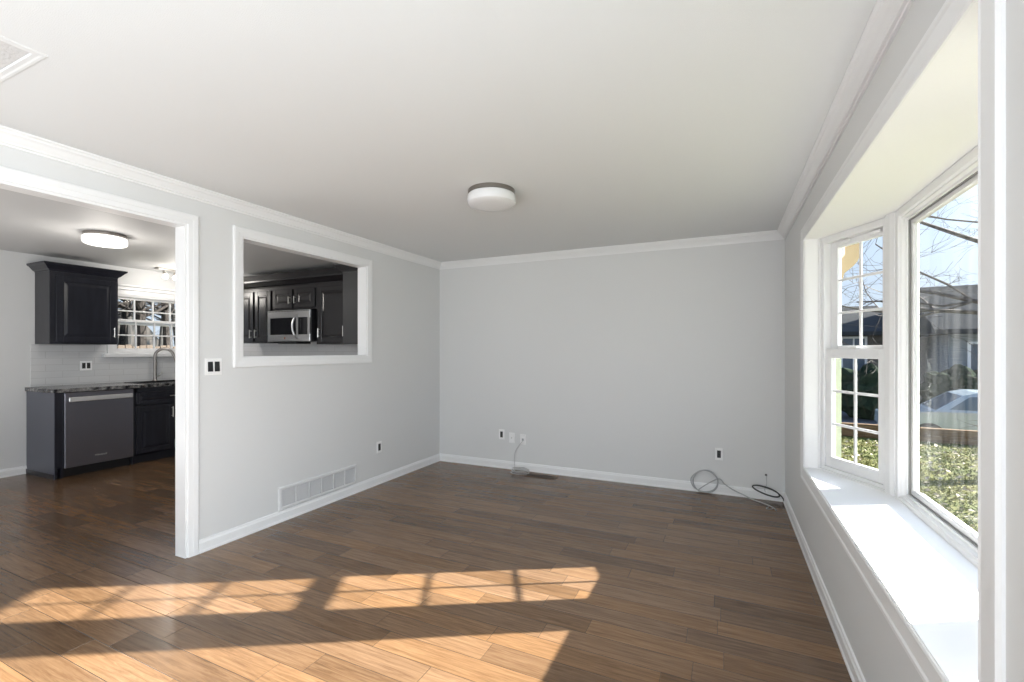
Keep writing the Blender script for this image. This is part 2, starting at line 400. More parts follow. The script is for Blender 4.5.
# kitchen shell
KW0, KW1, KWZ0, KWZ1 = 3.16, 4.14, 1.335, 2.085
bm = B()
box(bm, XK-0.15, XK, YKN, KW0, 0, H); box(bm, XK-0.15, XK, KW1, YK+0.15, 0, H)
box(bm, XK-0.15, XK, KW0, KW1, 0, KWZ0); box(bm, XK-0.15, XK, KW0, KW1, KWZ1, H)
struct('wall_kitchen_window', bm, M['kwall'], 'pale kitchen wall with the small grid window', 'wall')
bm = B(); box(bm, XK, XL-WT, YK, YK+0.15, 0, H)
struct('wall_kitchen_end', bm, M['kwall'], 'kitchen wall behind the microwave cabinets', 'wall')
bm = B()
box(bm, XK, -6.3, YKN-0.15, YKN, 0, H); box(bm, -3.7, XL-WT, YKN-0.15, YKN, 0, H)
box(bm, -6.3, -3.7, YKN-0.15, YKN, 0, 0.7); box(bm, -6.3, -3.7, YKN-0.15, YKN, 2.3, H)
struct('wall_kitchen_near', bm, M['kwall'], 'kitchen wall out of view to the left', 'wall')

# ------------------------------------------------------------------ mouldings
def crown_prof(): # (from wall, down from ceiling)
    return [(0, 0), (0.068, 0), (0.068, -0.008), (0.058, -0.014), (0.055, -0.022), (0.043, -0.030), (0.030, -0.047),
            (0.023, -0.055), (0.021, -0.063), (0.011, -0.066), (0.010, -0.075), (0, -0.075)]
def run(bm, st):      # stations: function (a)->(x,y)
    return loft(bm, st)
cp = crown_prof()
bm = B(); loft(bm, [[(XL+a, YR, H+z) for a, z in cp], [(XL+a, YB-a, H+z) for a, z in cp]])
struct('trim_1', bm, M['trim'], 'white crown moulding along the left wall', 'crown moulding')
bm = B(); loft(bm, [[(XL+a, YB-a, H+z) for a, z in cp], [(XR-a, YB-a, H+z) for a, z in cp]])
struct('trim_2', bm, M['trim'], 'white crown moulding along the back wall', 'crown moulding')
bm = B(); loft(bm, [[(XR-a, YB-a, H+z) for a, z in cp], [(XR-a, YR, H+z) for a, z in cp]])
struct('trim_3', bm, M['trim'], 'white crown moulding above the bay window', 'crown moulding')
bp = [(0, 0), (0.018, 0), (0.018, 0.012), (0.014, 0.018), (0.014, 0.066), (0.010, 0.074), (0.008, 0.085), (0, 0.088)]
CW = 0.069            # casing width
bm = B(); loft(bm, [[(XL+a, OP_Y1+CW, z) for a, z in bp], [(XL+a, YB-a, z) for a, z in bp]])
loft(bm, [[(XL+a, YR, z) for a, z in bp], [(XL+a, OP_Y0-CW, z) for a, z in bp]])
struct('baseboard_left', bm, M['trim'], 'white baseboard along the left wall', 'baseboard')
bm = B(); loft(bm, [[(XL+a, YB-a, z) for a, z in bp], [(XR-a, YB-a, z) for a, z in bp]])
struct('baseboard_back', bm, M['trim'], 'white baseboard along the back wall', 'baseboard')
bm = B(); loft(bm, [[(XR-a, YB-a, z) for a, z in bp], [(XR-a, YR, z) for a, z in bp]])
struct('baseboard_right', bm, M['trim'], 'white baseboard under the bay window', 'baseboard')
bm = B(); loft(bm, [[(XK+a, YKN, z) for a, z in bp], [(XK+a, 2.385, z) for a, z in bp]])
struct('baseboard_kitchen', bm, M['trim'], 'white baseboard beside the kitchen cabinets', 'baseboard')
# casings
cas = [(0.0, 0), (0.0, 0.011), (0.004, 0.013), (0.030, 0.014), (0.034, 0.016), (0.060, 0.017), (CW-0.003, 0.015), (CW, 0.011), (CW, 0)]
bm = B()
rect_sweep(bm, OP_Y0, OP_Y1, 0, OP_Z, cas, lambda u, v, h: (XL+h, u, v), 3)
rect_sweep(bm, OP_Y0, OP_Y1, 0, OP_Z, cas, lambda u, v, h: (XL-WT-h, u, v), 3)
lin = [(-0.014, 0.003), (0.004, 0.003), (0.004, -WT-0.003), (-0.014, -WT-0.003)]
rect_sweep(bm, OP_Y0, OP_Y1, 0, OP_Z, lin, lambda u, v, h: (XL+h, u, v), 3)
struct('trim_4', bm, M['trim'], 'white casing and jamb of the wide opening to the kitchen', 'casing')
bm = B()
rect_sweep(bm, PT_Y0, PT_Y1, PT_Z0, PT_Z1, cas, lambda u, v, h: (XL+h, u, v), 4)
rect_sweep(bm, PT_Y0, PT_Y1, PT_Z0, PT_Z1, cas, lambda u, v, h: (XL-WT-h, u, v), 4)
rect_sweep(bm, PT_Y0, PT_Y1, PT_Z0, PT_Z1, [(-0.010, 0.003), (0.004, 0.003), (0.004, -WT-0.003), (-0.010, -WT-0.003)], lambda u, v, h: (XL+h, u, v), 4)
struct('trim_5', bm, M['trim'], 'white frame of the pass-through to the kitchen', 'casing')
# bay: casing, jamb boards, soffit, sill
bcas = [(0.0, 0), (0.0, 0.007), (0.008, 0.010), (0.014, 0.008), (0.062, 0.009), (0.070, 0.013), (0.082, 0.013), (0.089, 0.006), (0.089, 0)]
bm = B(); rect_sweep(bm, BY0, BY1, BZ0-0.005, BZ1, bcas, lambda u, v, h: (XR-h, u, v), 4)
struct('trim_6', bm, M['trim'], 'white picture-frame casing around the bay window opening', 'casing')
FA, FB = Vector((0.560, 3.704)), Vector((BX, 3.187))
NA, NB = Vector((0.560, 1.277)), Vector((BX, 1.794))
bm = B()
box(bm, XR-0.002, 0.60, BY1, BY1+0.03, BZ0-0.06, BZ1+0.02); box(bm, XR-0.002, 0.60, BY0-0.03, BY0, BZ0-0.06, BZ1+0.02)
struct('trim_7', bm, M['baysoffit'], 'white jamb boards at the two ends of the bay window', 'jamb')
bm = B(); prism(bm, [(XR, BY0), (XR, BY1), (0.60, BY1), (0.66, 3.82), (1.00, 3.27), (1.00, 1.71), (0.66, 1.16), (0.60, BY0)], BZ1, BZ1+0.10)
struct('ceiling_bay', bm, M['baysoffit'], 'white soffit over the bay window seat', 'ceiling')
bm = B(); prism(bm, [(XR-0.002, BY0), (XR-0.002, BY1), (0.60, BY1), (0.66, 3.82), (1.00, 3.27), (1.00, 1.71), (0.66, 1.16), (0.60, BY0)], BZ0-0.06, BZ0)
struct('trim_8', bm, M['baysoffit'], 'deep white bay window sill in the sun', 'window sill')
bm = B(); prism(bm, [(XO, 1.22), (XO, 3.78), (0.68, 3.78), (0.97, 3.25), (0.97, 1.73), (0.68, 1.20)], GZ, BZ0-0.06)
struct('wall_bay_apron', bm, M['brick'], 'outer wall under the bay window', 'wall')

# windows ----------------------------------------------------------
def local_plane(u, v, h): return (u, h, v)         # u along, +y outwards, v up
def sash(bm, u0, u1, v0, v1, stile, bot, top, y0, y1):
    """four rails with a small bevel towards the glass"""
    box(bm, u0, u0+stile, y0, y1, v0, v1, 0.003); box(bm, u1-stile, u1, y0, y1, v0, v1, 0.003)
    box(bm, u0+stile-0.002, u1-stile+0.002, y0+0.0006, y1, v0, v0+bot, 0.003); box(bm, u0+stile-0.002, u1-stile+0.002, y0+0.0006, y1, v1-top, v1, 0.003)
def grid(bm, u0, u1, v0, v1, nc, nr, w, y0, y1):
    for i in range(1, nc):
        u = u0+(u1-u0)*i/nc; box(bm, u-w/2, u+w/2, y0, y1, v0, v1, 0.002)
    for i in range(1, nr):
        v = v0+(v1-v0)*i/nr; box(bm, u0, u1, y0+0.0008, y1-0.0008, v-w/2, v+w/2, 0.002)
def pane(u0, u1, v0, v1, y):
    bm = B(); box(bm, u0, u1, y-0.002, y+0.002, v0, v1); return bm
def wroot(name, label, p, q):
    """local u runs from p to q, outside on the left-hand... chosen so that local +y is outdoors"""
    d = q-p
    return thing(name, label, 'window', (p.x, p.y, 0), math.atan2(d.y, d.x))
# centre picture window: u from y=3.28 down to 1.91, so local +y = +x (outdoors)
cw = wroot('window_1', 'large fixed picture window in the middle of the bay', Vector((BX, 3.144)), Vector((BX, 1.837)))
cw['kind'] = 'structure'
w_ = 3.144-1.837
bm = B()
fp = [(0, 0.075), (0, -0.006), (-0.012, -0.010), (-0.040, -0.008), (-0.045, 0.004), (-0.052, 0.004), (-0.056, 0.022), (-0.066, 0.022), (-0.068, 0.034), (-0.068, 0.075)]
rect_sweep(bm, 0, w_, 0.538, BZ1, fp, local_plane, 4)
obj('window_frame', bm, M['vinyl'], cw)
bm = B(); rect_sweep(bm, 0.066, w_-0.066, 0.604, BZ1-0.066, [(0, 0.066), (0, 0.046), (-0.006, 0.041), (-0.024, 0.041), (-0.030, 0.049), (-0.030, 0.062), (-0.02, 0.066)], local_plane, 4)
obj('sash', bm, M['vinyl'], cw)
obj('pane', pane(0.092, w_-0.092, 0.630, BZ1-0.092, 0.056), M['dustyglass'], cw)
bm = B(); rect_sweep(bm, 0.0665, w_-0.0665, 0.6045, BZ1-0.0665, [(0, 0.0405), (0, 0.030), (-0.004, 0.030), (-0.004, 0.0405)], local_plane, 4)
obj('gasket', bm, mat('grey_gasket', (0.25, 0.245, 0.24), 0.6), cw)
# double-hung flankers
def flank(name, label, p, q, mirror=False):
    t = wroot(name, label, p, q); t['kind'] = 'structure'
    Lw = (q-p).length
    def U(u): return Lw-u if mirror else u
    def bx(bm, a, b, *r):
        a, b = sorted((U(a), U(b))); box(bm, a, b, *r)
    bm = B()
    bx(bm, -0.03, 0.033, -0.002, 0.096, 0.54, BZ1, 0.004); bx(bm, 0.541, Lw+0.01, 0.004, 0.096, 0.54, BZ1)
    bx(bm, 0.033, 0.059, 0.010, 0.096, 0.54, BZ1, 0.003); bx(bm, 0.507, 0.542, 0.010, 0.096, 0.54, BZ1, 0.003)
    bx(bm, 0.057, 0.509, 0.011, 0.096, 0.54, 0.596, 0.003); bx(bm, 0.057, 0.509, 0.011, 0.096, 2.073, BZ1, 0.003)
    bx(bm, 0.032, 0.542, -0.004, 0.02, 0.54, 0.576, 0.003)
    obj('window_frame', bm, M['vinyl'], t)
    def S(nm, u0, u1, v0, v1, st, bo, tp, y0, y1, nr):
        u0, u1 = sorted((U(u0), U(u1)))
        bm = B(); sash(bm, u0, u1, v0, v1, st, bo, tp, y0, y1); s = obj(nm, bm, M['vinyl'], t)
        bm = B(); grid(bm, u0+st-0.002, u1-st+0.002, v0+bo-0.002, v1-tp+0.002, 2, 3, 0.016, y0+0.010, y1-0.010)
        obj('muntin_grid', bm, M['vinyl'], s)
        obj('pane', pane(u0+st-0.004, u1-st+0.004, v0+bo-0.004, v1-tp+0.004, (y0+y1)/2), M['glass'], s)
    S('lower_sash', 0.059, 0.507, 0.596, 1.372, 0.046, 0.069, 0.060, 0.024, 0.056, 3)
    S('upper_sash', 0.059, 0.507, 1.336, 2.073, 0.056, 0.058, 0.038, 0.060, 0.092, 3)
    for u in (0.15, 0.38):                       # tilt latches at the top
        bm = B(); bx(bm, u, u+0.08, 0.038, 0.0605, 2.050, 2.070, 0.004); obj('tilt_latch', bm, M['vinyl'], t)
    bm = B(); bx(bm, 0.26, 0.33, 0.004, 0.03, 1.372, 1.386, 0.004); obj('sash_lock', bm, M['vinyl'], t)
    return t
flank('window_2', 'narrow double-hung grid window at the far end of the bay', FA, FB)
flank('window_3', 'narrow double-hung grid window at the near end of the bay', NB, NA, True)
# corner posts between the units
bm = B()
for y, s in ((3.187, 1), (1.794, -1)):
    prism(bm, [(BX-0.012, y-0.044*s), (BX-0.026, y-0.018*s), (BX-0.034, y+0.03*s), (BX-0.020, y+0.047*s), (BX+0.085, y+0.10*s), (BX+0.085, y-0.044*s)], BZ0-0.03, BZ1)
struct('trim_9', bm, M['vinyl'], 'white corner posts between the bay window units', 'mullion')

# kitchen window
kw = thing('window_4', 'small white grid window over the kitchen sink', 'window', (XK, KW0, 0), PI/2); kw['kind'] = 'structure'
kwid = KW1-KW0
bm = B()
rect_sweep(bm, 0.0, kwid, KWZ0, KWZ1, [(-0.03, 0.12), (-0.03, 0.002), (0.0, -0.004), (0.0, -0.012), (0.055, -0.016), (0.060, 0.0), (0.0, 0.02), (0.0, 0.12)], local_plane, 4)
obj('window_frame', bm, M['vinyl'], kw)
bm = B()
box(bm, -0.075, kwid+0.075, -0.026, -0.001, KWZ1+0.06, KWZ1+0.10, 0.004); box(bm, -0.095, kwid+0.095, -0.05, -0.001, KWZ1+0.10, KWZ1+0.13, 0.008)
obj('head_cap', bm, M['vinyl'], kw)
bm = B(); box(bm, -0.11, kwid+0.11, -0.06, -0.001, KWZ0-0.058, KWZ0-0.010, 0.006)
obj('window_stool', bm, M['vinyl'], kw)
zm = 1.735
for nm, v0, v1, y0 in (('lower_sash', KWZ0+0.02, zm+0.035, 0.03), ('upper_sash', zm-0.035, KWZ1-0.02, 0.066)):
    bm = B(); sash(bm, 0.03, kwid-0.03, v0, v1, 0.03, 0.035, 0.035, y0, y0+0.032); s = obj(nm, bm, M['vinyl'], kw)
    bm = B(); grid(bm, 0.058, kwid-0.058, v0+0.033, v1-0.033, 4, 2, 0.018, y0+0.006, y0+0.026); obj('muntin_grid', bm, M['vinyl'], s)
    obj('pane', pane(0.058, kwid-0.058, v0+0.033, v1-0.033, y0+0.016), M['glass'], s)

# backsplash
bm = B()
box(bm, XK, XK+0.008, 2.40, KW0-0.085, 0.956, 1.432); box(bm, XK, XK+0.008, KW0-0.085, YK-0.008, 0.956, KWZ0-0.06)
box(bm, XK+0.008, XL-WT, YK-0.008, YK, 0.956, 1.95)
o = struct('backsplash', bm, M['tile'], 'pale subway tile backsplash around the kitchen counter', 'backsplash')

# ------------------------------------------------------------------ ceiling things
def flush_light(loc, label, lit):
    t = thing('ceiling_light', label, 'light', loc)
    bm = B(); lathe(bm, [(0.0, 0), (0.156, 0), (0.159, -0.004), (0.159, -0.024), (0.154, -0.028), (0.0, -0.028)], 48)
    obj('mounting_ring', bm, M['darknickel'], t, True)
    bm = B(); lathe(bm, [(0.146, -0.0275), (0.156, -0.030), (0.162, -0.038), (0.164, -0.070), (0.160, -0.088), (0.146, -0.099), (0.10, -0.105), (0.04, -0.107), (0.0, -0.107)], 48)
    obj('lamp_shade', bm, M['litglass'] if lit else M['lampglass'], t, True)
    return t
flush_light((-1.43, 2.76, H), 'unlit round flush ceiling light with nickel ring in the living room', False)
flush_light((-5.21, 2.285, H), 'lit round flush ceiling light glowing on the kitchen ceiling', True)
d = bpy.data.lights.new('kitchen_lamp', 'POINT'); d.energy = 7; d.shadow_soft_size = 0.12; d.color = (1.0, 0.95, 0.88)
o = bpy.data.objects.new('kitchen_lamp', d); C.objects.link(o); o.location = (-5.21, 2.285, H-0.30)
# track light over the sink
t = thing('track_light', 'nickel track light with glass spots above the kitchen window', 'light', (-6.66, 3.46, H))
bm = B(); box(bm, -0.05, 0.05, 0, 0.62, -0.028, 0, 0.008, 2); obj('track', bm, M['nickel'], t)
for k in range(3):
    y = 0.09+0.125*k
    bm = B(); tube(bm, [(0, y, -0.026), (0.0, y, -0.055)], 0.010, 10); tube(bm, [(0.0, y, -0.05), (0.020, y+0.004, -0.085)], [0.016, 0.026], 14)
    hd = obj('lamp_head', bm, M['nickel'], t, True)
    bm = B(); lathe(bm, [(0.0, 0), (0.022, 0), (0.030, -0.02), (0.034, -0.042), (0.028, -0.052), (0.0, -0.055)], 18, center=(0.022, y+0.004, -0.083))
    obj('bulb', bm, M['bulb'], hd, True)
d = bpy.data.lights.new('track_lamp', 'POINT'); d.energy = 9; d.shadow_soft_size = 0.1; d.color = (1.0, 0.95, 0.88)
o = bpy.data.objects.new('track_lamp', d); C.objects.link(o); o.location = (-6.45, 3.65, H-0.28)
# attic hatch, half out of the frame
t = thing('attic_hatch', 'grey stippled ceiling hatch with raised rim at the upper left', 'hatch', ((HX0+HX1)/2, (HY0+HY1)/2, H))
hw, hd_ = (HX1-HX0)/2, (HY1-HY0)/2
bm = B(); box(bm, -hw+0.004, hw-0.004, -hd_+0.004, hd_-0.004, 0.003, 0.009); obj('panel', bm, M['hatch'], t)
bm = B()
rect_sweep(bm, -hw, hw, -hd_, hd_, [(-0.003, 0.004), (0.0, -0.001), (0.014, -0.001), (0.020, -0.0025), (0.028, -0.0025), (0.034, -0.001), (0.034, 0.002)], lambda u, v, h: (u, v, h), 4)
obj('rim', bm, M['ceiling'], t)

# ------------------------------------------------------------------ outlets, switches, vents
def plate_bm(w, h):
    bm = B(); box(bm, -w/2, w/2, -0.006, 0, -h/2, h/2, 0.0025, 2); return bm
def outlet(name, label, cat, loc, rz, kind, group=None):
    """built facing local -y, standing on the wall at loc"""
    t = thing(name, label, cat, loc, rz, group)
    gang = 2 if kind in ('switch2', 'duplex2') else 1
    w = 0.070 if gang == 1 else 0.116
    obj('wall_plate', plate_bm(w, 0.115), M['plate'], t)
    for g in range(gang):
        cx = 0 if gang == 1 else (-0.023, 0.023)[g]
        if kind in ('black', 'duplex2'):
            bm = B(); box(bm, cx-0.0165, cx+0.0165, -0.009, -0.005, -0.034, 0.034, 0.0015)
            s = obj('receptacle', bm, M['black'], t)
            for zz in (-0.017, 0.017):
                bm = B(); box(bm, cx-0.008, cx+0.008, -0.0096, -0.0085, zz-0.009, zz+0.009, 0.0003); obj('socket', bm, M['dark'], s)
        elif kind == 'switch2':
            bm = B(); loft(bm, [[(cx-0.0165, -0.005, -0.034), (cx-0.0165, -0.013, -0.034), (cx-0.0165, -0.008, 0.034), (cx-0.0165, -0.005, 0.034)],
                                [(cx+0.0165, -0.005, -0.034), (cx+0.0165, -0.013, -0.034), (cx+0.0165, -0.008, 0.034), (cx+0.0165, -0.005, 0.034)]])
            obj('rocker_switch', bm, M['black'], t)
        elif kind == 'jack':
            bm = B(); lathe(bm, [(0, -0.005), (0.006, -0.005), (0.006, -0.014), (0.0045, -0.015), (0, -0.015)], 12, 'y'); obj('jack', bm, M['nickel'], t, True)
        elif kind == 'phone':
            bm = B(); box(bm, -0.012, 0.012, -0.011, -0.005, -0.012, 0.012, 0.002); obj('jack', bm, M['greycord'], t)
    for zz in ((-0.048, 0.048) if kind != 'phone' else (-0.045, 0.045)):
        bm = B(); lathe(bm, [(0, -0.0055), (0.003, -0.0055), (0.0025, -0.0072), (0, -0.0075)], 8, 'y', (0 if gang == 1 else 0.023, 0, zz)); obj('screw', bm, M['plate'], t)
    return t
outlet('wall_outlet', 'black outlet in a white plate, leftmost on the back wall', 'outlet', (-2.352, YB, 0.390), 0, 'black')
outlet('wall_outlet', 'black outlet in a white plate above the grey cable coil', 'outlet', (-0.052, YB, 0.378), 0, 'black')
outlet('wall_outlet', 'black outlet in a white plate on the left wall past the vent', 'outlet', (XL, 3.696, 0.376), PI/2, 'black')
outlet('cable_plate', 'blank-looking white jack plate right of the black outlet', 'wall plate', (-2.221, YB, 0.360), 0, 'jack')
outlet('phone_plate', 'white jack plate with the thin white cord running down', 'wall plate', (-2.083, YB, 0.352), 0, 'phone')
outlet('light_switch', 'double black rocker switch in a white plate beside the opening', 'switch', (XL, 2.017, 1.251), PI/2, 'switch2')
outlet('wall_outlet', 'double black outlet in a white plate on the kitchen backsplash', 'outlet', (XK+0.008, 2.888, 1.180), PI/2, 'duplex2')

# return air grille on the left wall
t = thing('wall_vent', 'long white return air grille above the left baseboard', 'vent', (XL, 2.525, 0.088), PI/2)
VW, VH = 0.850, 0.187
bm = B(); rect_sweep(bm, 0.028, VW-0.028, 0.028, VH-0.028, [(0, 0), (0, -0.010), (0.006, -0.014), (0.022, -0.013), (0.028, -0.004), (0.028, 0)], local_plane, 4)
obj('vent_frame', bm, M['ventpaint'], t)
bm = B()
for k in range(1, 6):
    u = 0.028+(VW-0.056)*k/6; bm = B(); box(bm, u-0.008, u+0.008, -0.013, -0.0015, 0.026, VH-0.026, 0.002)
    obj('divider', bm, M['ventpaint'], t)
bm = B()
for k in range(78):
    u = 0.034+(VW-0.068)*(k+0.5)/78
    loft(bm, [[(u-0.0012, -0.0092, z), (u+0.0012, -0.0092, z), (u+0.0012, -0.003, z), (u-0.0012, -0.003, z)] for z in (0.027, VH-0.027)])
obj('fins', bm, M['ventpaint'], t)
bm = B(); box(bm, 0.027, VW-0.027, -0.0016, -0.0004, 0.027, VH-0.027); obj('backing', bm, mat('vent_backing_metal', (0.86, 0.86, 0.87), 0.6), t)  # plain pale sheet behind the fins
# floor register
t = thing('floor_register', 'brown metal floor register by the back baseboard', 'vent', (-1.80, 4.645, 0))
bm = B(); rect_sweep(bm, -0.155, 0.155, -0.045, 0.045, [(0, 0), (0, 0.004), (0.004, 0.006), (0.014, 0.005), (0.020, 0.0)], lambda u, v, h: (u, v, h), 4); obj('register_frame', bm, M['register'], t)
bm = B()
for k in range(16):
    x = -0.145+0.29*k/15; box(bm, x-0.004, x+0.004, -0.046, 0.046, 0.0008, 0.0042)
box(bm, -0.155, 0.155, -0.003, 0.003, 0.001, 0.0045); obj('louvres', bm, M['register'], t)
bm = B(); box(bm, -0.155, 0.155, -0.045, 0.045, 0.0002, 0.0007); obj('backing', bm, M['dark'], t)

# ------------------------------------------------------------------ cables
def cable(name, label, pts, r, m, k=8):
    bm = B(); tube(bm, smooth_path(pts, k), r, 8); o = obj(name, bm, m, None, True); tag(o, label, 'cable'); return centre(o)
pts = [(-2.083, YB-0.012, 0.345), (-2.088, YB-0.022, 0.325), (-2.12, YB-0.018, 0.29), (-2.175, YB-0.016, 0.20), (-2.178, YB-0.024, 0.11), (-2.172, YB-0.030, 0.03), (-2.16, 4.735, 0.006)]
for k in range(28):
    a = PI*0.9+2*PI*k/9; rx = 0.098+0.010*math.sin(k*1.7); pts.append((-2.062+rx*math.cos(a), 4.668+0.072*math.sin(a)*(1+0.08*math.sin(k)), 0.006+0.0016*k))
pts += [(-2.01, 4.69, 0.056), (-2.05, 4.70, 0.060), (-2.075, 4.665, 0.056), (-2.03, 4.645, 0.054), (-1.995, 4.66, 0.054)]
cable('white_cable', 'thin white cord dropping from the jack to a small floor coil', pts, 0.0032, M['whitecord'], 5)
pts = []
ctr = (-0.172, 0.114)
for k in range(27):
    a = -PI*0.35-2*PI*k/12
    rr = 0.108+0.006*math.sin(k*0.9); sh = -0.028 if 12 < k < 17 else 0
    pts.append((ctr[0]+rr*math.cos(a)+sh*0.5, YB-0.026-0.012*math.sin(k*0.26)-0.010*(k > 13), max(0.007, ctr[1]+rr*0.99*math.sin(a))))
pts += [(-0.062, YB-0.040, 0.150), (0.00, YB-0.036, 0.105), (0.07, YB-0.036, 0.062), (0.15, YB-0.04, 0.03), (0.225, 4.72, 0.008), (0.30, 4.65, 0.007), (0.355, 4.585, 0.007), (0.385, 4.52, 0.007), (0.395, 4.475, 0.007)]
cable('coax_cable', 'grey cable looped against the back wall, tail on the floor', pts, 0.0048, M['greycord'], 5)
cable('wire_offcut', 'short pale hooked wire end at the floor corner', [(0.345, 4.56, 0.004), (0.325, 4.525, 0.004), (0.335, 4.50, 0.004), (0.365, 4.515, 0.004), (0.376, 4.55, 0.004)], 0.003, M['whitecord'])
pts = []
for k in range(26):
    a = -0.1+2*PI*k/12; u = 0.112*math.cos(a); v = 0.036*math.sin(a)+0.002*math.sin(k)
    pts.append((0.338+u*0.97+v*0.1, YB-0.030-0.010*math.sin(k*0.4)-v*0.3, 0.086-u*0.28+v*0.95))
pts += [(0.455, YB-0.035, 0.058), (0.470, YB-0.040, 0.040), (0.478, 4.742, 0.020)]
cable('black_cable', 'black cable coil hanging in the right back corner', pts, 0.0055, M['blackcord'], 5)
t = thing('wire_stub', 'thin grey wire hanging from a small wall hole near the corner', 'wire', (0.341, YB, 0.223))
bm = B(); lathe(bm, [(0, 0), (0.010, 0), (0.008, -0.004), (0, -0.005)], 12, 'y'); obj('grommet', bm, M['blackcord'], t, True)
bm = B(); tube(bm, smooth_path([(0, -0.004, 0), (0.002, -0.016, -0.015), (0.004, -0.014, -0.08), (-0.012, -0.020, -0.125), (-0.006, -0.016, -0.155)]), 0.0022, 6); obj('wire', bm, M['greycord'], t, True)

# ------------------------------------------------------------------ kitchen cabinets (built facing local -y)
def door_bm(w, h, t=0.02, stile=0.058):
    """five-piece raised panel door, front at y=-t, lower left corner at the origin"""
    bm = B()
    box(bm, 0, w, -t*0.55, 0, 0, h)
    for a in ((0, stile, 0, h), (w-stile, w, 0, h), (stile-0.001, w-stile+0.001, 0, stile), (stile-0.001, w-stile+0.001, h-stile, h)):
        box(bm, a[0], a[1], -t, -0.001, a[2], a[3], 0.003)
    g = stile+0.010
    if w-2*g > 0.03 and h-2*g > 0.03:
        rect = lambda i, y: [(g+i, y, g+i), (w-g-i, y, g+i), (w-g-i, y, h-g-i), (g+i, y, h-g-i)]
        loft(bm, [rect(0, -t*0.5), rect(0, -t*0.6), rect(min(0.028, (min(w, h)-2*g)/3), -t*0.92)])
    return bm
def bar_pull(parent, x, y, z, ln, vertical=True, m=None):
    bm = B(); e = ln/2
    if vertical:
        tube(bm, [(x, y-0.028, z-e), (x, y-0.028, z+e)], 0.006, 10)
        for s in (-0.75, 0.75): tube(bm, [(x, y, z+s*e), (x, y-0.028, z+s*e)], 0.0045, 8)
    else:
        tube(bm, [(x-e, y-0.028, z), (x+e, y-0.028, z)], 0.006, 10)
        for s in (-0.75, 0.75): tube(bm, [(x+s*e, y, z), (x+s*e, y-0.028, z)], 0.0045, 8)
    return obj('handle', bm, m or M['nickel'], parent, True)
def crown_top(parent, w, d, z, m, l=1, r=1, prof=((0.0, 0.0), (0.004, 0.012), (0.02, 0.022), (0.05, 0.06), (0.066, 0.072), (0.07, 0.09), (0.0, 0.09))):
    bm = B()
    R = []
    for o_, dz in prof:
        R.append([(-o_*l, -o_-0.001, z+dz), (w+o_*r, -o_-0.001, z+dz), (w+o_*r, d, z+dz), (-o_*l, d, z+dz)])
    loft(bm, R)
    return obj('crown', bm, m, parent)
def upper_cab(label, loc, rz, w, h, d, doors, m, crown=None, hz=0.10, handle_m=None):
    """doors: (x0, x1, handle side) ; z measured from the cabinet's bottom"""
    t = thing('upper_cabinet', label, 'cabinet', loc, rz)
    bm = B(); box(bm, 0, w, 0.0, d, 0, h, 0.002); obj('cabinet_body', bm, m, t)
    for a, b, side in doors:
        z0, z1 = 0.022, h-0.045
        o = obj('door', door_bm(b-a, z1-z0), m, t, loc=(a, -0.001, z0))
        bar_pull(o, 0.030 if side < 0 else (b-a)-0.030, -0.02, hz, 0.11 if h > 0.4 else 0.09, True, handle_m)
    if crown: crown_top(t, w, d, h, m, *crown) if h > 0.78 else crown_top(t, w, d, h, m, *crown, prof=((0.0, 0.0), (0.004, 0.012), (0.02, 0.022), (0.05, 0.06), (0.066, 0.072), (0.07, 0.09), (0.035, 0.098), (0.035, 0.175), (0.0, 0.175)))  # second profile adds a dark riser in place of the shaded wall above
    return t
# over the counter, left of the window
upper_cab('black upper cabinet with flared crown left of the kitchen window', (XK+0.340, 2.435, 1.435), PI/2, 0.625, 0.80, 0.338, [(0.05, 0.60, 1)], M['cab'], (1, 1), 0.12)
# pass-through side run on the end wall
CY = 4.18
CB_ = 1.462; CT = 2.195
upper_cab('dark upper cabinet with two tall doors left of the microwave', (-6.12, CY, CB_), 0, 0.715, CT-CB_, YK-0.0085-CY, [(0.035, 0.345, 1), (0.385, 0.690, -1)], M['cab_brown'], (1, 0), 0.10)
upper_cab('short dark cabinet with two small doors over the microwave', (-5.404, CY, 1.885), 0, 0.784, CT-1.885, YK-0.0085-CY, [(0.015, 0.372, 1), (0.412, 0.769, -1)], M['cab_brown'], (0, 0), 0.10)
upper_cab('dark upper cabinet with one wide door right of the microwave', (-4.619, CY, 1.440), 0, 0.94, CT-1.440, YK-0.0085-CY, [(0.045, 0.56, -1), (0.59, 0.92, 1)], M['cab_brown'], (0, 0), 0.12)
upper_cab('dark cabinet end panel at the right edge of the pass-through', (-3.665, YK-0.335, 1.430), -PI/2, 0.515, 2.185-1.430, 0.333, [(0.02, 0.495, 1)], mat('satin_black_end_panel', (0.035, 0.035, 0.038), 0.42), (0, 1), 0.12)
# microwave
MWX0, MWX1, MWZ0, MWZ1, MWY = -5.40, -4.64, 1.478, 1.872, 4.095
t = thing('microwave', 'stainless over-range microwave seen through the pass-through', 'microwave', (MWX0, MWY, MWZ0))
w, h = MWX1-MWX0, MWZ1-MWZ0
bm = B(); box(bm, 0, w, 0.022, YK-0.012-MWY, 0, h, 0.003); obj('body', bm, M['black'], t)
bm = B()
DW_ = w*0.71
box(bm, 0, w, 0, 0.022, 0, 0.085, 0.003); box(bm, 0, w, 0, 0.022, h-0.095, h-0.022, 0.003); box(bm, 0, 0.045, 0, 0.0218, 0.083, h-0.093); box(bm, w-0.04, w, 0, 0.0218, 0.083, h-0.093)
obj('front_panel', bm, M['steel'], t)
bm = B(); box(bm, 0.044, DW_-0.02, 0.004, 0.021, 0.084, h-0.094, 0.002); obj('door_window', bm, M['blackglass'], t)
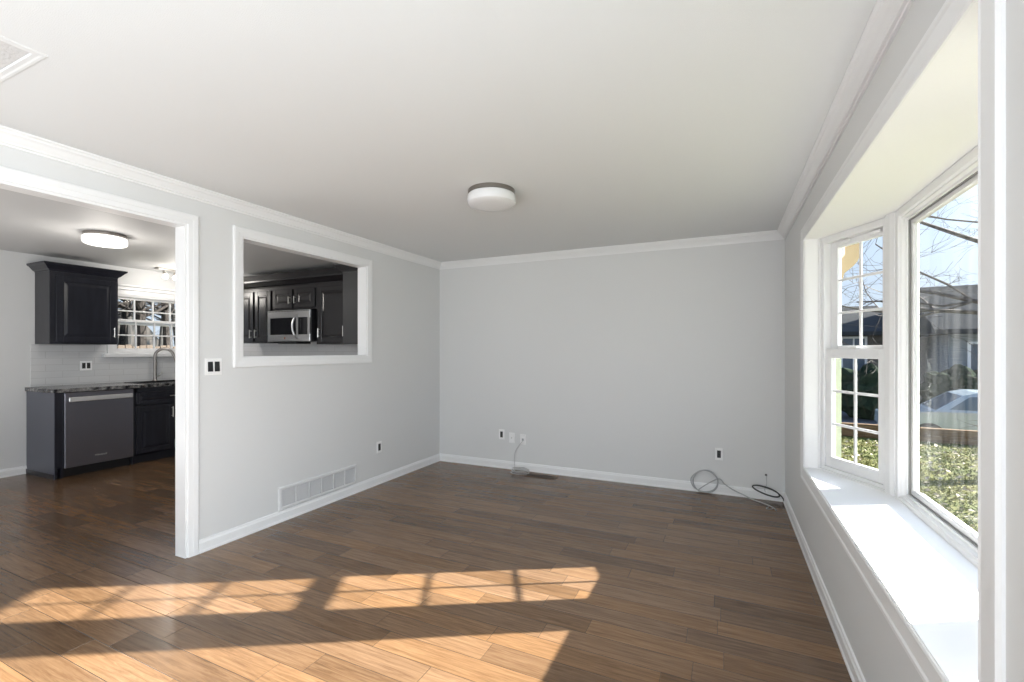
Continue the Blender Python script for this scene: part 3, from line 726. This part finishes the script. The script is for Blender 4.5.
bm = B(); box(bm, DW_+0.012, w-0.039, 0.004, 0.021, 0.084, h-0.094, 0.002); cpn = obj('control_panel', bm, M['blackglass'], t)
bm = B(); box(bm, DW_-0.022, DW_+0.014, 0.002, 0.0215, 0.083, h-0.093); obj('door_stile', bm, M['steel'], t)
bm = B(); box(bm, 0, w, 0.001, 0.022, h-0.0215, h, 0.002); vt = obj('top_vent', bm, M['steel'], t)
bm = B()
for k in range(26):
    x = 0.03+(w-0.06)*k/25; box(bm, x-0.008, x+0.008, 0.0005, 0.003, h-0.016, h-0.006)
obj('vent_slots', bm, M['dark'], vt)
bm = B(); tube(bm, smooth_path([(DW_, 0.004, 0.035), (DW_-0.006, -0.03, 0.07), (DW_-0.022, -0.048, 0.14), (DW_-0.026, -0.05, h/2), (DW_-0.022, -0.048, h-0.16), (DW_-0.006, -0.03, h-0.09), (DW_, 0.004, h-0.06)]), 0.012, 12); obj('handle', bm, M['steel'], t, True)
bm = B(); lathe(bm, [(0, 0.001), (0.013, 0.001), (0.012, -0.002), (0, -0.0025)], 20, 'y', (w*0.42, 0, 0.042)); obj('badge', bm, M['copper'], t, True)
bm = B(); box(bm, 0.12, 0.44, 0.06, 0.30, -0.028, 0.0, 0.004); obj('underside_grease_filter', bm, M['black'], t)

# base cabinets facing +x: local x -> world y, local y -> world -x
FX = -6.40           # cabinet face
def base(label, y0, w, extra):
    t = thing('base_cabinet', label, 'cabinet', (FX, y0, 0), PI/2)
    D = (FX-XK)-0.004
    bm = B()
    box(bm, 0, 0.018, 0, D, 0.0, 0.915); box(bm, w-0.018, w, 0.0, D, 0.0, 0.915)
    box(bm, 0.018, w-0.018, D-0.012, D, 0.10, 0.915); box(bm, 0.018, w-0.018, 0.0, D-0.012, 0.10, 0.118)
    box(bm, 0.018, w-0.018, 0.06, 0.075, 0.0, 0.10)
    if extra != 'panel':
        box(bm, 0.018, w-0.018, 0, 0.02, 0.70, 0.725); box(bm, 0.018, w-0.018, 0, 0.02, 0.86, 0.915); box(bm, 0.018, 0.045, 0, 0.02, 0.10, 0.915); box(bm, w-0.045, w-0.018, 0, 0.02, 0.10, 0.915)
        box(bm, 0.018, w-0.018, 0, 0.02, 0.10, 0.125)
    else:
        box(bm, 0.018, w-0.018, 0, 0.02, 0.10, 0.915)
    obj('cabinet_body', bm, M['cab'], t)
    return t, D
t, D = base('narrow black cabinet end panel left of the dishwasher', 2.372, 0.066, 'panel')
bm = B(); box(bm, -0.006, -0.0005, 0.0, D, 0.0, 0.915, 0.001); obj('end_panel', bm, mat('satin_navy_end_panel', (0.11, 0.117, 0.15), 0.36), t)
bm = B(); box(bm, -0.014, -0.0065, 0.0, D, 0.0, 0.055, 0.002); obj('shoe_moulding', bm, M['cab'], t)
t, D = base('black sink base cabinet right of the dishwasher', 3.075, 0.92, 'sink')
for a, b, side in ((0.03, 0.445, 1), (0.475, 0.89, -1)):
    o = obj('door', door_bm(b-a, 0.575), M['cab'], t, loc=(a, -0.001, 0.118)); bar_pull(o, (b-a)-0.03 if side > 0 else 0.03, -0.02, 0.47, 0.13)
bm = door_bm(0.86, 0.135, 0.02, 0.03); o = obj('false_drawer_front', bm, M['cab'], t, loc=(0.03, -0.001, 0.722)); bar_pull(o, 0.43, -0.02, 0.072, 0.16, False)
base('black corner base cabinet next to the sink base', 4.0, 0.49, 'plain')
# dishwasher
t = thing('dishwasher', 'dark stainless dishwasher with bright towel bar handle under the counter', 'dishwasher', (FX, 2.440, 0), PI/2)
w = 0.632
bm = B(); box(bm, 0.004, w-0.004, 0.012, 0.56, 0.10, 0.910); obj('tub', bm, M['black'], t)
bm = B(); box(bm, 0.002, w-0.002, -0.026, 0.011, 0.105, 0.908, 0.004, 2); obj('door', bm, M['darksteel'], t)
bm = B(); box(bm, 0.025, w-0.025, -0.066, -0.052, 0.812, 0.862, 0.006, 2)
for x in (0.055, w-0.055): box(bm, x-0.02, x+0.02, -0.053, -0.0255, 0.825, 0.850, 0.003)
obj('handle', bm, mat('bright_handle', (0.9, 0.9, 0.9), 0.35, 0.75), t)
bm = B(); box(bm, 0.004, w-0.004, 0.055, 0.07, 0.0, 0.10); obj('toe_kick', bm, M['black'], t)
cu = bpy.data.curves.new('badge_text', 'FONT'); cu.body = 'Whirlpool'; cu.size = 0.026; cu.extrude = 0.0008; cu.align_x = 'CENTER'
tmp = bpy.data.objects.new('badge_tmp', cu); C.objects.link(tmp)
bpy.context.view_layer.update()
me = bpy.data.meshes.new_from_object(tmp.evaluated_get(bpy.context.evaluated_depsgraph_get()))
bpy.data.objects.remove(tmp)
me.materials.clear(); me.materials.append(M['badge'])
for v in me.vertices: v.co = Vector((v.co.x+w*0.5, -0.0268-v.co.z, v.co.y+0.19))
o = bpy.data.objects.new('badge', me); C.objects.link(o); o.parent = t
# countertop with sink cut-out
SKY0, SKY1, SKX0, SKX1 = 3.22, 3.86, -6.86, -6.47
bm = B()
cz0, cz1, cf = 0.9155, 0.9555, FX+0.035
box(bm, XK+0.009, SKX0, 2.352, YK-0.01, cz0, cz1); box(bm, SKX1, cf, 2.352, YK-0.01, cz0, cz1, 0.003)
box(bm, SKX0, SKX1, 2.352, SKY0, cz0, cz1); box(bm, SKX0, SKX1, SKY1, YK-0.01, cz0, cz1)
o = obj('countertop', bm, M['granite']); tag(o, 'dark speckled granite countertop over the dishwasher and sink', 'countertop'); centre(o)
t = thing('sink', 'black kitchen sink set in the granite under the window', 'sink', ((SKX0+SKX1)/2, (SKY0+SKY1)/2, 0.9555))
a, b = (SKX1-SKX0)/2-0.001, (SKY1-SKY0)/2-0.001
bm = B(); rect_sweep(bm, -a+0.02, a-0.02, -b+0.02, b-0.02, [(0, -0.004), (0, 0.004), (0.005, 0.007), (0.030, 0.006), (0.034, 0.0005), (0.010, 0.0005)], lambda u, v, hh: (u, v, hh), 4); obj('rim', bm, M['black'], t)
bm = B()
box(bm, -a, -a+0.012, -b, b, -0.16, -0.001); box(bm, a-0.012, a, -b, b, -0.16, -0.001); box(bm, -a+0.012, a-0.012, -b, -b+0.012, -0.16, -0.001); box(bm, -a+0.012, a-0.012, b-0.012, b, -0.16, -0.001); box(bm, -a, a, -b, b, -0.172, -0.16)
obj('basin', bm, M['black'], t)
# faucet
t = thing('faucet', 'nickel gooseneck faucet standing behind the kitchen sink', 'faucet', (-6.93, 3.585, 0.9555))
bm = B(); lathe(bm, [(0, 0), (0.030, 0), (0.030, 0.006), (0.022, 0.016), (0.020, 0.10), (0.016, 0.13), (0, 0.13)], 20); obj('base', bm, M['darknickel'], t, True)
pts = [(0, 0, 0.10), (0, 0, 0.25), (0.0, 0.0, 0.33)]
for k in range(1, 13):
    a = PI*k/13*1.05; pts.append((0.10*(1-math.cos(a))*0.55, 0.10*(1-math.cos(a))*0.83, 0.33+0.10*math.sin(a)))
bm = B(); tube(bm, smooth_path(pts, 3), 0.018, 12); obj('spout', bm, M['darknickel'], t, True)
e = Vector(pts[-1]); bm = B(); tube(bm, [e+Vector((0, 0, 0.005)), e+Vector((0.012, 0.02, -0.05)), e+Vector((0.02, 0.034, -0.10))], [0.016, 0.019, 0.021], 12); obj('spray_head', bm, M['darknickel'], t, True)
bm = B(); tube(bm, smooth_path([(0.018, 0.004, 0.06), (0.045, 0.03, 0.075), (0.055, 0.055, 0.12)]), [0.008]*17, 10); obj('lever', bm, M['nickel'], t, True)

# ------------------------------------------------------------------ outdoors, front
bm = B(); prism(bm, [(-45, -40), (60, -40), (60, 60), (-45, 60)], -1.35, -1.0)
o = struct('ground', bm, M['asphalt'], 'grey driveway and street beyond the lawn', 'ground')
bm = B()
prism(bm, [(XO+0.0, -14), (30, -14), (30, 12.0), (XO+0.0, 12.4)], -1.0, GZ)
struct('lawn', bm, M['grass'], 'winter lawn outside the bay window', 'lawn')
bm = B(); prism(bm, [(-45, -20), (XK-0.16, -20), (XK-0.16, 30), (-45, 30)], -1.0, GZ)
struct('back_lawn', bm, M['grass'], 'back yard ground outside the kitchen window', 'lawn')
rnd = random.Random(3)
bm = B()
for k in range(26000):
    y = rnd.uniform(3.4, 12.0); x = y*rnd.uniform(0.12, 0.50)+rnd.uniform(-0.3, 0.6)
    if x < 1.05: continue
    a = rnd.uniform(0, 2*PI); hh = rnd.uniform(0.015, 0.04); wv = rnd.uniform(0.003, 0.007)*(1+y*0.12)
    dx, dy = math.cos(a)*wv, math.sin(a)*wv; lx, ly = rnd.gauss(0, 0.03), rnd.gauss(0, 0.03)
    bm.faces.new([bm.verts.new(p) for p in ((x-dx, y-dy, GZ), (x+dx, y+dy, GZ), (x+lx, y+ly, GZ+hh))])
me = bpy.data.meshes.new('grass'); bm.to_mesh(me); bm.free(); me.materials.append(M['blade'])
o = bpy.data.objects.new('grass', me); C.objects.link(o); o['kind'] = 'stuff'; tag(o, 'short yellow green grass blades growing on the lawn', 'grass')
bm = B()
for k in range(900):
    y = rnd.uniform(3.6, 11.5); x = y*rnd.uniform(0.15, 0.48)
    if x < 1.1: continue
    s = rnd.uniform(0.02, 0.045); a = rnd.uniform(0, 6.28); c_, s_ = math.cos(a)*s, math.sin(a)*s; z = GZ+rnd.uniform(0.03, 0.07); tl = rnd.uniform(-0.02, 0.02)
    bm.faces.new([bm.verts.new(p) for p in ((x-c_, y-s_, z), (x+s_*0.6, y-c_*0.6, z+0.012+tl), (x+c_, y+s_, z+0.01), (x-s_*0.6, y+c_*0.6, z+0.014-tl))])
me = bpy.data.meshes.new('fallen_leaves'); bm.to_mesh(me); bm.free(); me.materials.append(M['leaf'])
o = bpy.data.objects.new('fallen_leaves', me); C.objects.link(o); o['kind'] = 'stuff'; tag(o, 'pale dry leaves scattered over the lawn grass', 'leaves')
# timber edging: two stacked beams each in lengths
for k in range(4):
    x0 = 0.9+2.6*k; x1 = x0+2.58
    t = thing('timber_edging', ['timber edging at the lawn end by the downspout', 'timber edging at the lawn end seen through the far grid window', 'timber edging at the lawn end seen through the picture window', 'timber edging at the lawn end, last length to the right'][k], 'edging', (x0, 12.3-0.035*x0*2, GZ), -0.07, 'landscape timbers')
    bm = B(); box(bm, 0, 2.58, 0, 0.15, 0.0, 0.14, 0.012); obj('lower_beam', bm, M['timber'], t)
    bm = B(); box(bm, 0, 2.58, 0.005, 0.155, 0.141, 0.28, 0.012); obj('upper_beam', bm, M['timber'], t)
# downspout on the house corner
t = thing('downspout', 'beige downspout with curved elbow outside the far grid window', 'downspout', (0.742, 4.12, GZ))
def rtube(bm, pts, a, b):
    P = [Vector(p) for p in pts]; R = []
    for i, p in enumerate(P):
        tt = (P[min(i+1, len(P)-1)]-P[max(i-1, 0)]).normalized(); n_ = Vector((tt.z, 0, -tt.x))
        R.append([p+n_*a+Vector((0, b, 0)), p-n_*a+Vector((0, b, 0)), p-n_*a-Vector((0, b, 0)), p+n_*a-Vector((0, b, 0))])
    return loft(bm, R)
bm = B(); rtube(bm, [(0, 0, 0.05), (0, 0, 2.40)], 0.036, 0.026); obj('pipe', bm, mat('glass_tint_downspout', (0.20, 0.225, 0.165), 0.5), t)  # greenish cast of the window glass is put into the pipe's colour
el = [(0, 0, 2.38)]
for k in range(1, 7): a = k/6*0.95; el.append((0.10*(1-math.cos(a)), 0, 2.40+0.10*math.sin(a)))
el.append((el[-1][0]+0.02, 0, el[-1][2]+0.02))
for k in range(1, 7): a = 0.95*(1-k/6); bx_, bz_ = el[7][0], el[7][2]; el.append((bx_+0.10*(math.cos(a)-math.cos(0.95)), 0, bz_+0.10*(math.sin(0.95)-math.sin(a))))
el.append((el[-1][0], 0, el[-1][2]+0.12))
bm = B(); rtube(bm, el, 0.047, 0.032); obj('elbow', bm, M['downspout'], t)
bm = B(); box(bm, -0.045, 0.045, -0.036, 0.036, 2.37, 2.385); obj('collar', bm, M['downspout'], t)

# bare tree in the front yard
def tree(name, label, loc, trunk_h, r0, seed, m, levels=5, group=None, lean=(0, 0), spread=0.75, cat='tree', n_limb=6, limb=2.6, flat=0.0):
    rn = random.Random(seed)
    t = thing(name, label, cat, loc, 0, group)
    bm = B(); top = Vector((lean[0], lean[1], trunk_h))
    tube(bm, smooth_path([(0, 0, 0), (lean[0]*0.3, lean[1]*0.3, trunk_h*0.4), top], 4), [r0*(1.25-0.5*i/8) for i in range(9)], 9)
    obj('trunk', bm, m, t, True)
    bm = B()
    def grow(p, d, ln, r, lv):
        n = 4; q = [p]; dd = d.copy()
        for i in range(n):
            dd = (dd+Vector((rn.gauss(0, 0.16), rn.gauss(0, 0.16), rn.gauss(0.02, 0.12)))).normalized()
            q.append(q[-1]+dd*ln/n)
        e = [r*(1-0.5*i/n) for i in range(n+1)]
        tube(bm, q, e, 5 if lv < 3 else 3, cap=False)
        if lv >= levels: return
        for c in range(rn.choice((2, 3, 3))):
            i = rn.choice((2, 3, 4)); s = Vector((rn.gauss(0, 1), rn.gauss(0, 1), rn.gauss(0, 0.8-flat))).normalized()
            grow(q[i], (dd*0.9+s*spread).normalized(), ln*rn.uniform(0.55, 0.8), max(e[i]*0.65, 0.003), lv+1)
    for k in range(n_limb):
        a = 2*PI*k/n_limb+rn.uniform(-0.3, 0.3)
        grow(top+Vector((0, 0, -rn.uniform(0, 0.25)*trunk_h)), Vector((math.cos(a), math.sin(a), rn.uniform(0.25, 0.9)-flat)).normalized(), limb*rn.uniform(0.8, 1.15), r0*0.42, 1)
    obj('branches', bm, m, t)
    return t
tree('bare_tree', 'bare tree with dark spreading limbs over the front lawn', (4.9, 9.6, GZ), 3.0, 0.12, 11, M['bark'], 6, None, (-0.2, -0.1), 0.9, 'tree', 9, 2.3, 0.22)

# houses across
def house(label, loc, rz, w, d, hw_, hr, mw, wins, door=None):
    t = thing('house', label, 'house', loc, rz)
    bm = B(); box(bm, 0, w, 0, d, 0, hw_); obj('wall', bm, mw, t)
    bm = B(); o_ = 0.5
    loft(bm, [[(-o_, -o_, hw_-0.12), (-o_, -o_, hw_+0.05), (-o_, d/2, hw_+hr), (-o_, d+o_, hw_+0.05), (-o_, d+o_, hw_-0.12)], [(w+o_, -o_, hw_-0.12), (w+o_, -o_, hw_+0.05), (w+o_, d/2, hw_+hr), (w+o_, d+o_, hw_+0.05), (w+o_, d+o_, hw_-0.12)]])
    obj('roof', bm, M['roof'], t)
    for x0, x1, z0, z1 in wins:
        bm = B(); rect_sweep(bm, x0, x1, z0, z1, [(0, 0), (0, -0.04), (0.09, -0.04), (0.09, 0)], local_plane, 4); box(bm, (x0+x1)/2-0.03, (x0+x1)/2+0.03, -0.03, -0.001, z0, z1)
        f = obj('window', bm, M['vinyl'], t)
        bm = B(); box(bm, x0, x1, -0.015, -0.002, z0, z1); obj('pane', bm, M['housewindow'], f)
    if door:
        bm = B(); box(bm, door[0], door[1], -0.05, -0.001, 0.0, door[2], 0.01); obj('door', bm, M['downspout'], t)
    return t
house('brown sided house with low dark roof seen through the far grid window', (-1.5, 25.0, -1.0), 0.0, 8.0, 8.0, 3.15, 1.5, M['siding'], [(1.0, 2.3, 1.3, 2.7), (4.2, 5.3, 1.4, 2.9), (6.3, 7.1, 1.4, 2.9)], (2.9, 3.8, 2.1))
house('pale sided house with dark roof seen through the picture window', (7.6, 22.5, -1.0), -0.1, 11.0, 8.0, 3.1, 2.1, M['siding2'], [(0.6, 1.9, 1.2, 2.6), (5.0, 6.2, 1.2, 2.6), (8.2, 9.6, 1.2, 2.6)], (3.4, 4.3, 2.1))
# hedge
for k in range(5):
    bm = B(); bmesh.ops.create_icosphere(bm, subdivisions=4, radius=1.0)
    rn = random.Random(50+k)
    for v in bm.verts:
        f = 1+0.13*math.sin(v.co.x*9+k)+0.10*math.sin(v.co.y*11+2*k)+0.10*math.sin(v.co.z*12)+rn.uniform(-0.05, 0.05)
        v.co = Vector((v.co.x*1.0*f, v.co.y*0.8*f, max(0, 0.9+v.co.z*0.95*f)))
    o = obj('hedge_shrub', bm, M['hedge']); o.location = (-0.3+2.45*k, 19.9-0.1*k, -1.0)
    tag(o, 'dark rounded shrub in the row before the far houses', 'shrub', 'shrubs before the houses')
# parked car
t = thing('car', 'pale blue grey car parked beyond the timber edging', 'car', (3.6, 14.3, -1.0), -0.12)
prof = [(0.0, 0.42), (0.02, 0.72), (0.30, 0.84), (0.95, 0.90), (1.50, 1.30), (1.75, 1.37), (2.75, 1.37), (3.05, 1.30), (3.60, 0.96), (4.35, 0.92), (4.52, 0.75), (4.55, 0.40), (4.3, 0.24), (0.25, 0.24)]
bm = B()
def insety(z): return 0.0 if z < 0.9 else 0.20*(z-0.9)/0.47
loft(bm, [[(x, 0.03+insety(z), z) for x, z in prof], [(x, 1.72-insety(z), z) for x, z in prof]])
obj('body', bm, M['carpaint'], t)
for s in (0, 1):
    yy = lambda z, e: (0.03+insety(z)-e) if s == 0 else (1.72-insety(z)+e)
    for q in ([(1.22, 0.97), (1.60, 1.27), (2.18, 1.30), (2.18, 0.97)], [(2.26, 0.97), (2.26, 1.30), (2.86, 1.28), (3.30, 0.99)]):
        bm = B(); loft(bm, [[(x, yy(z, 0.006), z) for x, z in q], [(x, yy(z, -0.01), z) for x, z in q]])
        obj('side_window', bm, M['carglass'], t)
for (xa, za), (xb, zb), e in (((0.99, 0.93), (1.48, 1.285), -1), ((3.08, 1.275), (3.56, 0.985), 1)):
    n_ = Vector((zb-za, 0, -(xb-xa))).normalized()*(-0.008)
    bm = B(); loft(bm, [[Vector((xa, 0.16, za))+n_, Vector((xb, 0.28, zb))+n_, Vector((xb, 1.47, zb))+n_, Vector((xa, 1.59, za))+n_], [Vector((xa, 0.16, za))-n_, Vector((xb, 0.28, zb))-n_, Vector((xb, 1.47, zb))-n_, Vector((xa, 1.59, za))-n_]])
    obj('windscreen', bm, M['carglass'], t)
for x in (0.85, 3.65):
    for y in (0.10, 1.65):
        bm = B(); lathe(bm, [(0.0, -0.09), (0.22, -0.09), (0.30, -0.075), (0.32, -0.04), (0.32, 0.04), (0.30, 0.075), (0.22, 0.09), (0, 0.09)], 24, 'y', (x, y, 0.32)); wh = obj('wheel', bm, M['rubber'], t, True)
        bm = B(); lathe(bm, [(0.0, -0.096), (0.19, -0.094), (0.20, -0.088), (0.20, 0.088), (0.19, 0.094), (0, 0.096)], 18, 'y', (x, y, 0.32)); obj('hubcap', bm, M['steel'], wh, True)

# ------------------------------------------------------------------ outdoors, behind the kitchen
t = thing('board_fence', 'cedar board fence below the trees outside the kitchen window', 'fence', (-13.0, 3.0, GZ), PI/2)
bm = B()
for k in range(70):
    x = -2.0+k*0.15; box(bm, x, x+0.135, 0, 0.02, 0.05, 1.99+0.02*math.sin(k*2.1))
obj('boards', bm, M['fence'], t)
for zz in (0.3, 1.35):
    bm = B(); box(bm, -2.0, 8.5, 0.02, 0.06, zz, zz+0.09); obj('rail', bm, M['fence'], t)
rn = random.Random(5)
names = ['slim bare tree left of the others outside the kitchen window', 'pale barked tree second from left outside the kitchen window', 'thick bare tree near the middle of the kitchen window', 'leaning thin tree right of the thick kitchen window tree', 'pale tree toward the right of the kitchen window', 'rightmost bare tree outside the kitchen window', 'distant bare tree behind the fence, kitchen window left', 'distant bare tree behind the fence, kitchen window centre']
for k, nm in enumerate(names):
    dist = (15.0, 16.5, 14.6, 17.5, 15.6, 18.0, 21.0, 22.0)[k]
    ang = (0.455, 0.475, 0.497, 0.52, 0.542, 0.565, 0.465, 0.53)[k]
    tree('bare_tree', nm, (-dist, dist*ang, GZ), 3.6, (0.08, 0.09, 0.13, 0.07, 0.10, 0.08, 0.10, 0.12)[k], 30+k, M['paletrunk'] if k % 2 else M['darkbark'], 5, None, (0.2*math.sin(k), 0.25*math.cos(k*2)), 0.8, 'tree', 7, 1.8, 0.1)
bm = B()
P0 = [(-30.0, 2.0+1.4*k, 1.7+1.2*math.sin(k*0.9)+0.6*math.sin(k*2.3)) for k in range(24)]
loft(bm, [[(x, y, GZ), (x, y, z), (x-6, y, z+0.8), (x-6, y, GZ)] for x, y, z in P0])
struct('wooded_hill', bm, add_vary(mat('wooded_hillside', (0.03, 0.03, 0.03), 1.0, spec=0.02), 1.2, (0.010, 0.012, 0.014), (0.045, 0.042, 0.040), 9, 0.4, 0.6, (1, 3, 1)), 'grey brown wooded hillside far behind the kitchen window', 'hill')
